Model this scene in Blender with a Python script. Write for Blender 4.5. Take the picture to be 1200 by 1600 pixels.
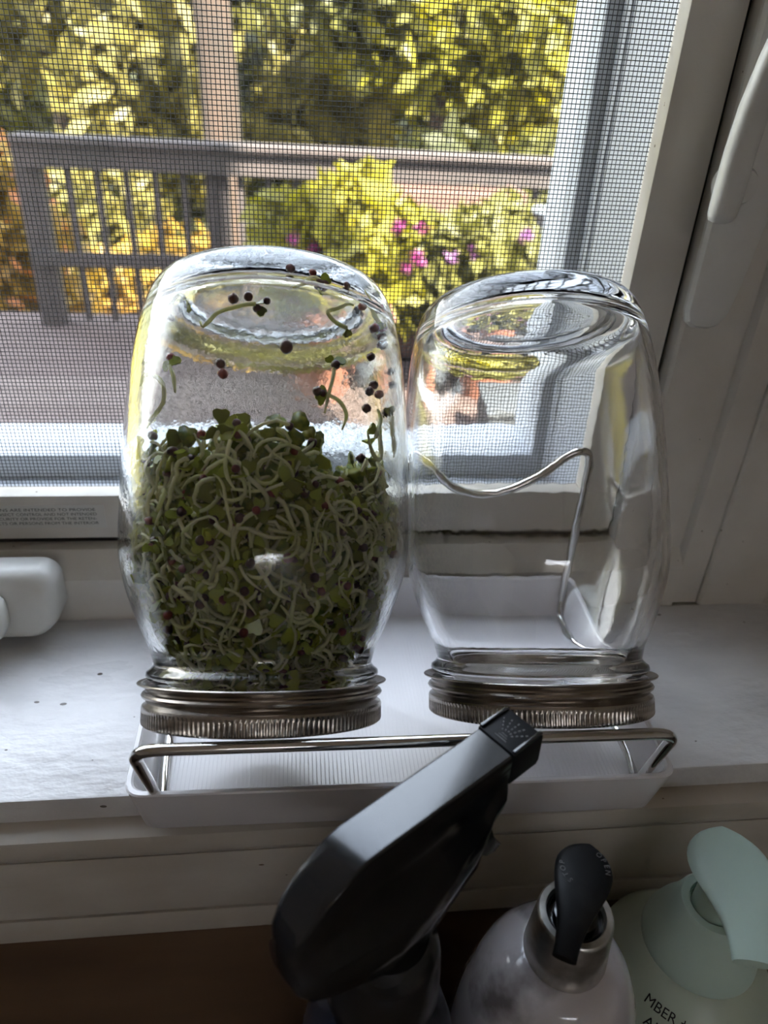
import bpy, bmesh, math, random
import numpy as np
from mathutils import Matrix, Vector

for o in list(bpy.data.objects): bpy.data.objects.remove(o)
SC = bpy.context.scene
COL = SC.collection
R_ = random.Random(7)
NP = np.random.default_rng(11)
PI = math.pi

# ------------------------------------------------------------------ camera, sky, sun, exposure
CAM_H = 0.236                                     # lens height above the sill top (sill top is z = 0, metres)
cam_d = bpy.data.cameras.new('camera'); cam = bpy.data.objects.new('camera', cam_d); COL.objects.link(cam)
Rw = [[0.99353001, -0.00922912, 0.11319425], [-0.10195016, -0.51165452, 0.85312122], [0.05004279, -0.85914171, -0.50928503]]
cam.matrix_world = Matrix([[Rw[i][0], -Rw[i][1], -Rw[i][2], (0, 0, CAM_H)[i]] for i in range(3)] + [[0, 0, 0, 1]])
cam_d.lens = 25.875; cam_d.sensor_width = 36; cam_d.clip_start = 0.01; cam_d.clip_end = 300
cam_d.dof.use_dof = True; cam_d.dof.focus_distance = 0.264; cam_d.dof.aperture_fstop = 11.5
SC.camera = cam

world = bpy.data.worlds.new('sky'); SC.world = world; world.use_nodes = True
wn = world.node_tree; bg = wn.nodes['Background']
SUN_DIR = Vector((0.30, -0.60, 0.74)).normalized()   # towards the sun: behind the house, a little to the right
# bright hazy summer sky: near white at the horizon, pale blue overhead, the same all round
wg = wn.nodes.new('ShaderNodeTexCoord'); wx = wn.nodes.new('ShaderNodeSeparateXYZ'); wr = wn.nodes.new('ShaderNodeValToRGB')
wn.links.new(wg.outputs['Generated'], wx.inputs[0]); wn.links.new(wx.outputs['Z'], wr.inputs[0]); wn.links.new(wr.outputs[0], bg.inputs[0])
wr.color_ramp.elements[0].position = 0.0; wr.color_ramp.elements[0].color = (1.0, 1.0, 1.0, 1)
wr.color_ramp.elements[1].position = 0.9; wr.color_ramp.elements[1].color = (.70, .80, 1.0, 1)
bg.inputs[1].default_value = 2.35
sun_d = bpy.data.lights.new('sun', 'SUN'); sun = bpy.data.objects.new('sun', sun_d); COL.objects.link(sun)
sun_d.energy = 17.0; sun_d.angle = 0.02; sun_d.color = (1.0, 0.93, 0.80)
sun.rotation_euler = SUN_DIR.to_track_quat('Z', 'Y').to_euler()

SC.view_settings.view_transform = 'Standard'; SC.view_settings.look = 'None'
SC.view_settings.gamma = 1.0; SC.view_settings.use_curve_mapping = False
SC.view_settings.exposure = 2.6
SC.cycles.use_denoising = True
SC.cycles.max_bounces = 14; SC.cycles.transmission_bounces = 14; SC.cycles.diffuse_bounces = 5; SC.cycles.glossy_bounces = 6
SC.cycles.sample_clamp_indirect = 8.0

# ------------------------------------------------------------------ helpers
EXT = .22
FOL = .34
def fol(r, g, b): c = lin(r, g, b); return (c[0] * FOL, c[1] * FOL, c[2] * FOL, 1)
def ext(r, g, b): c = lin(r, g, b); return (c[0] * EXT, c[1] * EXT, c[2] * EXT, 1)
def lin(r, g, b):
    f = lambda c: (c / 255 / 12.92) if c / 255 <= 0.04045 else ((c / 255 + 0.055) / 1.055) ** 2.4
    return (f(r), f(g), f(b), 1.0)

MATS = {}
def mat(name, col, rough=0.5, metal=0.0, spec=0.5, trans=0.0, ior=1.45, sss=0.0, translucent=0.0, coat=0.0,
        var=None, var_scale=60.0, var_detail=4.0, var_lo=0.40, var_hi=0.62, bump=0.0, bump_scale=200.0, bump_dist=0.001,
        obj_random=0.0, specks=None, speck_scale=150.0, speck_size=0.06, rough_var=0.0, stretch=None):
    m = bpy.data.materials.new(name); m.use_nodes = True; MATS[name] = m
    nt = m.node_tree; N = nt.nodes; L = nt.links
    p = N['Principled BSDF']; out = N['Material Output']
    p.inputs['Roughness'].default_value = rough; p.inputs['Metallic'].default_value = metal
    p.inputs['Specular IOR Level'].default_value = spec; p.inputs['Transmission Weight'].default_value = trans
    p.inputs['IOR'].default_value = ior; p.inputs['Coat Weight'].default_value = coat
    if sss: p.inputs['Subsurface Weight'].default_value = sss; p.inputs['Subsurface Scale'].default_value = 0.003
    tc = N.new('ShaderNodeTexCoord'); mp = N.new('ShaderNodeMapping')
    L.new(tc.outputs['Object'], mp.inputs[0])
    if stretch: mp.inputs['Scale'].default_value = stretch
    c = N.new('ShaderNodeRGB'); c.outputs[0].default_value = col; cur = c.outputs[0]
    def mix(fac, a, b, mode='MIX'):
        x = N.new('ShaderNodeMix'); x.data_type = 'RGBA'; x.blend_type = mode
        if isinstance(fac, float): x.inputs[0].default_value = fac
        else: L.new(fac, x.inputs[0])
        L.new(a, x.inputs[6])
        if isinstance(b, tuple): x.inputs[7].default_value = b
        else: L.new(b, x.inputs[7])
        return x.outputs[2]
    def ramp(src, lo, hi):
        r = N.new('ShaderNodeMapRange'); r.inputs[1].default_value = lo; r.inputs[2].default_value = hi
        L.new(src, r.inputs[0]); return r.outputs[0]
    if var is not None:
        n = N.new('ShaderNodeTexNoise'); n.inputs['Scale'].default_value = var_scale; n.inputs['Detail'].default_value = var_detail
        L.new(mp.outputs[0], n.inputs['Vector']); cur = mix(ramp(n.outputs[0], var_lo, var_hi), cur, var)
        if rough_var:
            a = N.new('ShaderNodeMath'); a.operation = 'MULTIPLY_ADD'; L.new(n.outputs[0], a.inputs[0])
            a.inputs[1].default_value = rough_var; a.inputs[2].default_value = rough - rough_var * .5; L.new(a.outputs[0], p.inputs['Roughness'])
    if specks is not None:
        n = N.new('ShaderNodeTexVoronoi'); n.inputs['Scale'].default_value = speck_scale; L.new(mp.outputs[0], n.inputs['Vector'])
        n2 = N.new('ShaderNodeTexNoise'); n2.inputs['Scale'].default_value = speck_scale * .35; n2.inputs['Detail'].default_value = 2; L.new(mp.outputs[0], n2.inputs['Vector'])
        th = N.new('ShaderNodeMath'); th.operation = 'MULTIPLY'; L.new(ramp(n2.outputs[0], .55, .70), th.inputs[0]); th.inputs[1].default_value = speck_size * 3
        lt = N.new('ShaderNodeMath'); lt.operation = 'LESS_THAN'; L.new(n.outputs['Distance'], lt.inputs[0]); L.new(th.outputs[0], lt.inputs[1])
        cur = mix(lt.outputs[0], cur, specks)
    if obj_random:
        oi = N.new('ShaderNodeObjectInfo'); hs = N.new('ShaderNodeHueSaturation')
        mr = N.new('ShaderNodeMapRange'); mr.inputs[3].default_value = 1 - obj_random; mr.inputs[4].default_value = 1 + obj_random
        L.new(oi.outputs['Random'], mr.inputs[0]); L.new(mr.outputs[0], hs.inputs['Value']); L.new(cur, hs.inputs['Color']); cur = hs.outputs[0]
    L.new(cur, p.inputs['Base Color'])
    if bump:
        n = N.new('ShaderNodeTexNoise'); n.inputs['Scale'].default_value = bump_scale; n.inputs['Detail'].default_value = 3; L.new(mp.outputs[0], n.inputs['Vector'])
        b = N.new('ShaderNodeBump'); b.inputs['Strength'].default_value = bump; b.inputs['Distance'].default_value = bump_dist
        L.new(n.outputs[0], b.inputs['Height']); L.new(b.outputs[0], p.inputs['Normal'])
    if translucent:
        t = N.new('ShaderNodeBsdfTranslucent'); L.new(cur, t.inputs[0]); s = N.new('ShaderNodeMixShader'); s.inputs[0].default_value = translucent
        L.new(p.outputs[0], s.inputs[1]); L.new(t.outputs[0], s.inputs[2]); L.new(s.outputs[0], out.inputs[0])
    return m

def pane_mat(name):
    m = bpy.data.materials.new(name); m.use_nodes = True; MATS[name] = m
    nt = m.node_tree; N = nt.nodes; L = nt.links; N.remove(N['Principled BSDF'])
    lw = N.new('ShaderNodeLayerWeight'); pw = N.new('ShaderNodeMath'); pw.operation = 'POWER'; L.new(lw.outputs['Facing'], pw.inputs[0]); pw.inputs[1].default_value = 5
    f = N.new('ShaderNodeMath'); f.operation = 'MULTIPLY_ADD'; L.new(pw.outputs[0], f.inputs[0]); f.inputs[1].default_value = .8; f.inputs[2].default_value = .04
    t = N.new('ShaderNodeBsdfTransparent'); t.inputs[0].default_value = (.97, .985, .975, 1); g = N.new('ShaderNodeBsdfGlossy'); g.inputs['Roughness'].default_value = 0
    s = N.new('ShaderNodeMixShader'); L.new(f.outputs[0], s.inputs[0]); L.new(t.outputs[0], s.inputs[1]); L.new(g.outputs[0], s.inputs[2])
    L.new(s.outputs[0], N['Material Output'].inputs[0]); return m

def obj(name, verts, faces, m, parent=None, smooth=False, angle=None):
    me = bpy.data.meshes.new(name); me.from_pydata([tuple(v) for v in verts], [], [tuple(f) for f in faces]); me.update()
    for mm in (m if isinstance(m, (list, tuple)) else [m]): me.materials.append(MATS[mm])
    if smooth:
        me.polygons.foreach_set('use_smooth', [True] * len(me.polygons))
        if angle: me.set_sharp_from_angle(angle=math.radians(angle))
    o = bpy.data.objects.new(name, me); COL.objects.link(o)
    if parent: o.parent = parent
    return o

def from_bm(name, bm, m, parent=None, smooth=True, angle=35):
    bmesh.ops.recalc_face_normals(bm, faces=bm.faces[:])
    me = bpy.data.meshes.new(name); bm.to_mesh(me); bm.free(); me.materials.append(MATS[m])
    if smooth:
        me.polygons.foreach_set('use_smooth', [True] * len(me.polygons)); me.set_sharp_from_angle(angle=math.radians(angle))
    o = bpy.data.objects.new(name, me); COL.objects.link(o)
    if parent: o.parent = parent
    return o

def box(name, x0, x1, y0, y1, z0, z1, m, parent=None, bevel=0.0, seg=2):
    bm = bmesh.new(); bmesh.ops.create_cube(bm, size=1)
    for v in bm.verts: v.co = ((x0 + x1) / 2 + v.co.x * (x1 - x0), (y0 + y1) / 2 + v.co.y * (y1 - y0), (z0 + z1) / 2 + v.co.z * (z1 - z0))
    if bevel: bmesh.ops.bevel(bm, geom=bm.edges[:], offset=bevel, segments=seg, affect='EDGES', profile=.5)
    return from_bm(name, bm, m, parent)

def prism(name, poly, axis, a, b, m, parent=None, bevel=0.0, seg=2):
    """poly: 2-D outline; axis 'x' (poly = y,z), 'y' (poly = x,z) or 'z' (poly = x,y); extruded from a to b"""
    bm = bmesh.new(); mk = {'x': lambda p, t: (t, p[0], p[1]), 'y': lambda p, t: (p[0], t, p[1]), 'z': lambda p, t: (p[0], p[1], t)}[axis]
    v0 = [bm.verts.new(mk(p, a)) for p in poly]; v1 = [bm.verts.new(mk(p, b)) for p in poly]; n = len(poly)
    bm.faces.new(v0[::-1]); bm.faces.new(v1)
    for i in range(n): bm.faces.new((v0[i], v0[(i + 1) % n], v1[(i + 1) % n], v1[i]))
    if bevel: bmesh.ops.bevel(bm, geom=bm.edges[:], offset=bevel, segments=seg, affect='EDGES', profile=.5)
    return from_bm(name, bm, m, parent)

def lathe(prof, seg, closed=False):
    V = []; F = []; n = len(prof)
    for i in range(seg):
        a = 2 * PI * i / seg; c, s = math.cos(a), math.sin(a)
        V += [(r * c, r * s, z) for r, z in prof]
    for i in range(seg):
        j = (i + 1) % seg
        for k in range(n if closed else n - 1):
            k2 = (k + 1) % n
            F.append((i * n + k, j * n + k, j * n + k2, i * n + k2))
    return V, F

def lathe_obj(name, prof, m, parent=None, seg=64, closed=False, angle=40):
    V, F = lathe(prof, seg, closed); o = obj(name, V, F, m)
    bm = bmesh.new(); bm.from_mesh(o.data); bmesh.ops.remove_doubles(bm, verts=bm.verts[:], dist=1e-6)
    bmesh.ops.recalc_face_normals(bm, faces=bm.faces[:]); bm.to_mesh(o.data); bm.free()
    o.data.polygons.foreach_set('use_smooth', [True] * len(o.data.polygons)); o.data.set_sharp_from_angle(angle=math.radians(angle))
    if parent: o.parent = parent
    return o

def tube_vf(pts, rad, sides=8, caps=True, off=0):
    P = [Vector(p) for p in pts]; n = len(P); V = []; F = []
    rr = rad if isinstance(rad, (list, tuple)) else [rad] * n
    t0 = (P[1] - P[0]).normalized(); ref = Vector((0, 0, 1)) if abs(t0.z) < .9 else Vector((1, 0, 0))
    nv = t0.cross(ref).normalized()
    for i in range(n):
        t = (P[min(i + 1, n - 1)] - P[max(i - 1, 0)])
        t = t.normalized() if t.length > 1e-9 else t0
        nv = (nv - t * nv.dot(t)); nv = nv.normalized() if nv.length > 1e-6 else t.orthogonal().normalized()
        b = t.cross(nv)
        for k in range(sides):
            a = 2 * PI * k / sides; V.append(tuple(P[i] + (nv * math.cos(a) + b * math.sin(a)) * rr[i]))
    for i in range(n - 1):
        for k in range(sides):
            k2 = (k + 1) % sides
            F.append((off + i * sides + k, off + i * sides + k2, off + (i + 1) * sides + k2, off + (i + 1) * sides + k))
    if caps:
        F.append(tuple(off + k for k in range(sides))[::-1]); F.append(tuple(off + (n - 1) * sides + k for k in range(sides)))
    return V, F

def rounded(pts, r, n=6):
    """polyline with its inner corners rounded by quadratic arcs"""
    P = [Vector(p) for p in pts]; out = [P[0]]
    for i in range(1, len(P) - 1):
        a = P[i] + (P[i - 1] - P[i]).normalized() * min(r, (P[i - 1] - P[i]).length * .48)
        b = P[i] + (P[i + 1] - P[i]).normalized() * min(r, (P[i + 1] - P[i]).length * .48)
        for k in range(n + 1):
            t = k / n; out.append(a * (1 - t) ** 2 + P[i] * 2 * t * (1 - t) + b * t * t)
    return out + [P[-1]]

def spline(pts, n=8):
    P = [Vector(p) for p in pts]; out = []
    for i in range(len(P) - 1):
        p0 = P[max(i - 1, 0)]; p1 = P[i]; p2 = P[i + 1]; p3 = P[min(i + 2, len(P) - 1)]
        for k in range(n):
            t = k / n
            out.append(.5 * ((2 * p1) + (p2 - p0) * t + (2 * p0 - 5 * p1 + 4 * p2 - p3) * t * t + (3 * p1 - p0 - 3 * p2 + p3) * t ** 3))
    return out + [P[-1]]

def tube(name, pts, rad, m, parent=None, sides=10):
    V, F = tube_vf(pts, rad, sides); return obj(name, V, F, m, parent, smooth=True, angle=50)

def loft(name, rings, m, parent=None, caps=True, angle=40, bevel=0):
    n = len(rings[0]); V = [p for r in rings for p in r]; F = []
    for i in range(len(rings) - 1):
        for k in range(n):
            k2 = (k + 1) % n; F.append((i * n + k, i * n + k2, (i + 1) * n + k2, (i + 1) * n + k))
    if caps: F.append(tuple(range(n))[::-1]); F.append(tuple((len(rings) - 1) * n + k for k in range(n)))
    o = obj(name, V, F, m, parent); bm = bmesh.new(); bm.from_mesh(o.data); bmesh.ops.recalc_face_normals(bm, faces=bm.faces[:]); bm.to_mesh(o.data); bm.free()
    o.data.polygons.foreach_set('use_smooth', [True] * len(o.data.polygons)); o.data.set_sharp_from_angle(angle=math.radians(angle))
    return o

def tag(o, label=None, cat=None, group=None, kind=None):
    if label: o['label'] = label
    if cat: o['category'] = cat
    if group: o['group'] = group
    if kind: o['kind'] = kind
    return o

def thing(name, label, cat, loc=(0, 0, 0), rotz=0.0, group=None, matrix=None):
    o = bpy.data.objects.new(name, None); COL.objects.link(o); o.empty_display_size = .02
    if matrix is not None: o.matrix_world = matrix
    else: o.location = loc; o.rotation_euler = (0, 0, rotz)
    return tag(o, label, cat, group)

def struct(o): o['kind'] = 'structure'; return o

def text_mesh(name, body, size, m, parent, matrix, align='LEFT', extrude=0.00005, bend=None):
    cu = bpy.data.curves.new(name, 'FONT'); cu.body = body; cu.size = size; cu.extrude = extrude; cu.align_x = align; cu.resolution_u = 3
    t = bpy.data.objects.new(name, cu); COL.objects.link(t); bpy.context.view_layer.update()
    me = bpy.data.meshes.new_from_object(t.evaluated_get(bpy.context.evaluated_depsgraph_get()))
    bpy.data.objects.remove(t); me.name = name; me.materials.clear(); me.materials.append(MATS[m])
    for v in me.vertices:
        co = Vector(v.co)
        if bend: co = Vector(bend(co))
        v.co = matrix @ co
    o = bpy.data.objects.new(name, me); COL.objects.link(o); o.parent = parent; return o

# ------------------------------------------------------------------ materials
WHITE_DIRT = lin(150, 140, 122)
mat('vinyl', lin(205, 200, 192), rough=.38, var=lin(192, 186, 176), var_scale=14, bump=.05, bump_scale=300, bump_dist=.0004, specks=lin(110, 98, 80), speck_scale=170, speck_size=.035)
mat('vinyl_clean', lin(214, 212, 208), rough=.35, var=lin(204, 202, 196), var_scale=25)
mat('dark_gap', lin(34, 30, 27), rough=.9)
mat('sill_paint', lin(216, 214, 214), rough=.30, var=lin(200, 198, 198), var_scale=28, var_detail=7, bump=.55, bump_scale=210, bump_dist=.0012,
    specks=lin(92, 82, 74), speck_scale=210, speck_size=.075, stretch=(.55, 1, 1), rough_var=.2)
mat('trim_paint', lin(205, 199, 190), rough=.45, var=lin(186, 178, 166), var_scale=22, var_detail=6, bump=.15, bump_scale=120, bump_dist=.0008, specks=lin(110, 92, 70), speck_scale=130, speck_size=.045, stretch=(.5, 1, 1))
mat('mottled_brown', lin(96, 80, 62), rough=.9, var=lin(150, 138, 120), var_scale=90, var_detail=5)
mat('stone', lin(118, 94, 74), rough=.35, var=lin(90, 70, 55), var_scale=16, var_detail=8, var_lo=.35, var_hi=.7, bump=.05, bump_scale=60, stretch=(.5, 1, 1.4))
mat('counter_stone', lin(88, 76, 66), rough=.25, var=lin(60, 52, 46), var_scale=50, var_detail=8)
mat('room_paint', lin(200, 197, 192), rough=.9)
mat('room_ceiling', lin(215, 212, 205), rough=.95)
mat('room_floor', lin(120, 104, 92), rough=.5, var=lin(98, 84, 72), var_scale=6, stretch=(1, 8, 1))
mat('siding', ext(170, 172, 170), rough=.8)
mat('mesh_wire', lin(44, 45, 46), rough=.6)
mat('sash', lin(160, 164, 170), rough=.4)
mat('sticker', lin(198, 196, 190), rough=.4)
mat('sticker_ink', lin(38, 37, 36), rough=.6)
pane_mat('pane_glass')
mat('jar_glass', (1, 1, 1, 1), rough=0, trans=1, ior=1.47, bump=.10, bump_scale=42, bump_dist=.002)
mat('wet_jar_glass', (.985, 1, .985, 1), rough=0, trans=1, ior=1.47, bump=.12, bump_scale=330, bump_dist=.0006)
mat('steel_band', lin(176, 168, 160), rough=.26, metal=1, var=lin(150, 142, 134), var_scale=120, stretch=(1, 1, 6))
mat('strainer_wire', lin(170, 168, 164), rough=.3, metal=1)
mat('chrome', lin(205, 203, 200), rough=.08, metal=1)
mat('tray_plastic', lin(232, 229, 232), rough=.22, spec=.5, bump=.03, bump_scale=700, bump_dist=.0003)
mat('stem', lin(232, 226, 186), rough=.18, translucent=.4, obj_random=.10, var=lin(214, 214, 150), var_scale=120)
mat('leaf', lin(104, 124, 34), rough=.22, translucent=.35, obj_random=.45, var=lin(200, 198, 84), var_scale=260)
mat('seed_coat', lin(142, 50, 38), rough=.3, var=lin(60, 24, 22), var_scale=400, obj_random=.4)
mat('seed_coat_dark', lin(58, 28, 28), rough=.3, var=lin(84, 34, 30), var_scale=400, obj_random=.3)
mat('droplet', (1, 1, 1, 1), rough=0, trans=1, ior=1.33)
mat('black_plastic', lin(16, 17, 20), rough=.14, spec=.9, coat=.15, bump=.02, bump_scale=300, bump_dist=.0004)
mat('black_matte', lin(15, 15, 18), rough=.55, spec=.25)
mat('black_pump', lin(17, 17, 18), rough=.42, spec=.22, var=lin(34, 33, 33), var_scale=160, var_detail=6, var_lo=.5, var_hi=.8)
mat('black_scuff', lin(96, 96, 96), rough=.5)
mat('dark_bottle', lin(26, 28, 36), rough=.12, spec=.6)
mat('dark_collar', lin(30, 29, 30), rough=.22)
mat('pearl', lin(200, 196, 200), rough=.12, var=lin(118, 112, 112), var_scale=34, var_detail=5, var_lo=.53, var_hi=.68, coat=.6)  # darker blotches paint a dark reflection into the bottle colour
mat('silver', lin(222, 220, 216), rough=.3, metal=1, var=lin(170, 168, 162), var_scale=90)
mat('mint', lin(200, 224, 214), rough=.36)
mat('mint_body', lin(190, 204, 188), rough=.32)
mat('black_ink', lin(28, 28, 30), rough=.6)
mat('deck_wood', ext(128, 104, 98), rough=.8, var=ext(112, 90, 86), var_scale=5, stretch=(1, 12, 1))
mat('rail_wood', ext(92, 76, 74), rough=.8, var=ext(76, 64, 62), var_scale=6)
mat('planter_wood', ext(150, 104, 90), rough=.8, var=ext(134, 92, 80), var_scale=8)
mat('terracotta', ext(190, 120, 92), rough=.85)
mat('soil', ext(60, 44, 34), rough=1)
mat('dark_box', ext(74, 78, 84), rough=.6)
mat('dark_box_lid', ext(92, 96, 100), rough=.6)
mat('pale_plastic', ext(170, 182, 194), rough=.5)
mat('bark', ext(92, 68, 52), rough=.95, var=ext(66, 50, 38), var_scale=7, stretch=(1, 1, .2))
mat('lawn', fol(170, 156, 44), rough=1, var=fol(140, 134, 40), var_scale=1.2)
mat('hill_green', fol(92, 94, 52), rough=1, var=fol(58, 64, 38), var_scale=.5)
for nm, a, b in (('lime', (170, 160, 36), (140, 136, 34)), ('cream', (166, 152, 74), (134, 126, 58)), ('mid', (132, 128, 56), (104, 104, 46)),
                 ('dark', (96, 98, 50), (72, 76, 42)), ('gold', (190, 154, 48), (170, 126, 44))):
    mat('foliage_' + nm, fol(*a), rough=.6, translucent=.4, var=fol(*b), var_scale=2.5)
mat('petal', ext(190, 52, 140), rough=.6, translucent=.3)
mat('petal_purple', ext(150, 78, 150), rough=.6, translucent=.3)
mat('petal_orange', ext(236, 140, 60), rough=.6, translucent=.3)

# ------------------------------------------------------------------ house shell
OPX0, OPX1, OPZ1 = -.66, .1665, 1.02              # clear opening of the window frame
WALL_Y = .2955
def shell():
    def s(name, *a, **k): return struct(box(name, *a, **k))
    w = s('wall_window_side', .30, 1.05, WALL_Y, .45, -1.15, 5.0, 'room_paint')
    s('wall_window_left', -2.3, -.76, WALL_Y, .45, -1.15, 5.0, 'room_paint')
    s('wall_window_upper', -.76, .30, WALL_Y, .45, 1.14, 5.0, 'room_paint')
    s('wall_window_lower', -.76, .30, .24, .45, -1.15, -.02, 'room_paint')
    s('wall_backsplash', -2.2, 1.0, .192, .24, -.27, -.0745, 'stone')
    s('wall_cupboard_side', -2.2, 1.0, .20, .24, -1.15, -.272, 'room_paint')
    s('floor', -2.3, 1.1, -3.3, .24, -1.25, -1.15, 'room_floor')
    s('ceiling', -2.3, 1.1, -3.02, .2955, 1.35, 1.45, 'room_ceiling')          # unseen ceiling slot added at the rear to let fill light into the room
    s('ceiling_left', -2.3, -.45, -3.3, -3.02, 1.35, 1.45, 'room_ceiling')
    s('ceiling_right', .80, 1.1, -3.3, -3.02, 1.35, 1.45, 'room_ceiling')
    s('wall_right', 1.0, 1.1, -3.3, WALL_Y, -1.15, 1.35, 'room_paint')
    s('wall_rear', -2.3, 1.1, -3.4, -3.3, -1.15, 1.35, 'room_paint')
    s('wall_left', -2.3, -2.2, -3.3, WALL_Y, -1.15, 1.35, 'room_paint')
    s('wall_shadow_mass', -2.3, 1.1, -2.4, .2955, 1.45, 5.0, 'siding')  # unseen mass added over the room to cast the house shadow outside
    s('counter', -2.2, 1.0, -.42, .192, -.275, -.235, 'counter_stone', bevel=.003)
shell()

# fixed window frame, casing and sill
def window_frame():
    win = struct(bpy.data.objects.new('window_1', None)); COL.objects.link(win)
    # bottom member: upright face, slope up to the screen, back part
    prism('frame_bottom', [(.2955, 0), (.2955, .0232), (.2962, .0240), (.3052, .0346), (.328, .0345), (.45, .0300), (.45, -.03), (.2955, -.03)], 'x', OPX0 - .06, .1975, 'vinyl', win)
    # right member with its two steps, then the casing
    prism('frame_right', [(.1665, .45), (.1665, .3042), (.1680, .3030), (.1972, .3030), (.1972, .3005), (.1985, .2982), (.2122, .2982), (.2122, .45)], 'z', -.0005, OPZ1 + .06, 'vinyl', win)
    prism('frame_left', [(OPX0, .45), (OPX0, .303), (OPX0 - .045, .303), (OPX0 - .045, .45)], 'z', -.0005, OPZ1 + .06, 'vinyl', win)
    box('frame_top', OPX0 - .04, .2122, .303, .45, OPZ1, OPZ1 + .06, 'vinyl', win)
    tr = struct(bpy.data.objects.new('trim_1', None)); COL.objects.link(tr)
    prism('casing_right', [(.2124, .45), (.2124, .2968), (.2136, .2955), (.2495, .2955), (.252, .2925), (.31, .2925), (.31, .45)], 'z', -.0005, 1.16, 'vinyl', tr)
    box('casing_left', -.78, OPX0 - .046, .2955, .45, -.0005, 1.16, 'vinyl', tr)
    box('casing_top', OPX0 - .046, .2122, .2955, .45, OPZ1 + .06, 1.16, 'vinyl', tr)
    tube('mitre_seam', [(.2512, .2925, .0006), (.2545, .29235, .0075), (.262, .29235, .018)], .00035, 'mottled_brown', tr, sides=5)
    # dark joint behind the screen frame edge
    box('joint_bottom', OPX0, .1663, .3125, .3135, .0338, .0400, 'dark_gap', win)
    box('joint_right', .1630, .1664, .3125, .3135, .0362, OPZ1, 'dark_gap', win)
    # sash outside the screen, with its pane
    S = .134; Z = .0503; YS = .374
    prism('sash_stile', [(S, YS + .006), (S, YS + .0006), (S + .0006, YS), (.1475, YS), (.1475, YS + .042), (S, YS + .042)], 'z', .036, OPZ1, 'sash', win)
    prism('jamb_reveal', [(.1405, YS - .0003), (.1425, YS - .006), (.1440, YS - .007), (.1590, .326), (.1663, .324), (.1663, YS - .0003)], 'z', .0362, OPZ1, 'sash', win)
    prism('sash_rail', [(YS + .006, Z), (YS + .0006, Z), (YS, Z - .0006), (YS, .0345), (YS + .042, .0345), (YS + .042, Z)], 'x', OPX0 + .03, S, 'sash', win)
    box('ledge', OPX0, .1663, .3285, YS + .02, .0350, .0372, 'sash', win)
    box('sash_stile', OPX0 + .0003, OPX0 + .045, YS, YS + .042, .036, OPZ1, 'sash', win)
    box('sash_rail', OPX0 + .045, S, YS, YS + .042, OPZ1 - .04, OPZ1, 'sash', win)
    box('pane', OPX0 + .040, S + .004, YS + .014, YS + .0175, Z - .004, OPZ1 - .036, 'pane_glass', win)
    tr2 = struct(bpy.data.objects.new('trim_2', None)); COL.objects.link(tr2)
    bm_sill = box('window_sill', -.9, .9, .19, .2956, -.0122, 0, 'sill_paint', tr2, bevel=.0012)
    prism('stool_nosing', [(.24, -.0124), (.1850, -.0124), (.1822, -.0138), (.1810, -.0165), (.1810, -.0215), (.1825, -.0252), (.1840, -.0262), (.24, -.0262)], 'x', -.9, .9, 'trim_paint', tr2)
    prism('groove_line', [(.24, -.0262), (.1846, -.0262), (.1846, -.0275), (.24, -.0275)], 'x', -.9, .9, 'mottled_brown', tr2)  # recessed strip in a mottled brown, darker than the trim
    prism('apron', [(.24, -.0275), (.1836, -.0275), (.1832, -.031), (.1840, -.045), (.1836, -.0605), (.1842, -.0640), (.24, -.0640)], 'x', -.9, .9, 'trim_paint', tr2)
    prism('groove_line', [(.24, -.0640), (.1852, -.0640), (.1852, -.0652), (.24, -.0652)], 'x', -.9, .9, 'mottled_brown', tr2)  # lower groove, same mottled brown strip
    prism('apron_bead', [(.24, -.0652), (.1838, -.0652), (.1830, -.069), (.1832, -.0775), (.1842, -.080), (.24, -.080)], 'x', -.9, .9, 'trim_paint', tr2)
window_frame()

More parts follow.
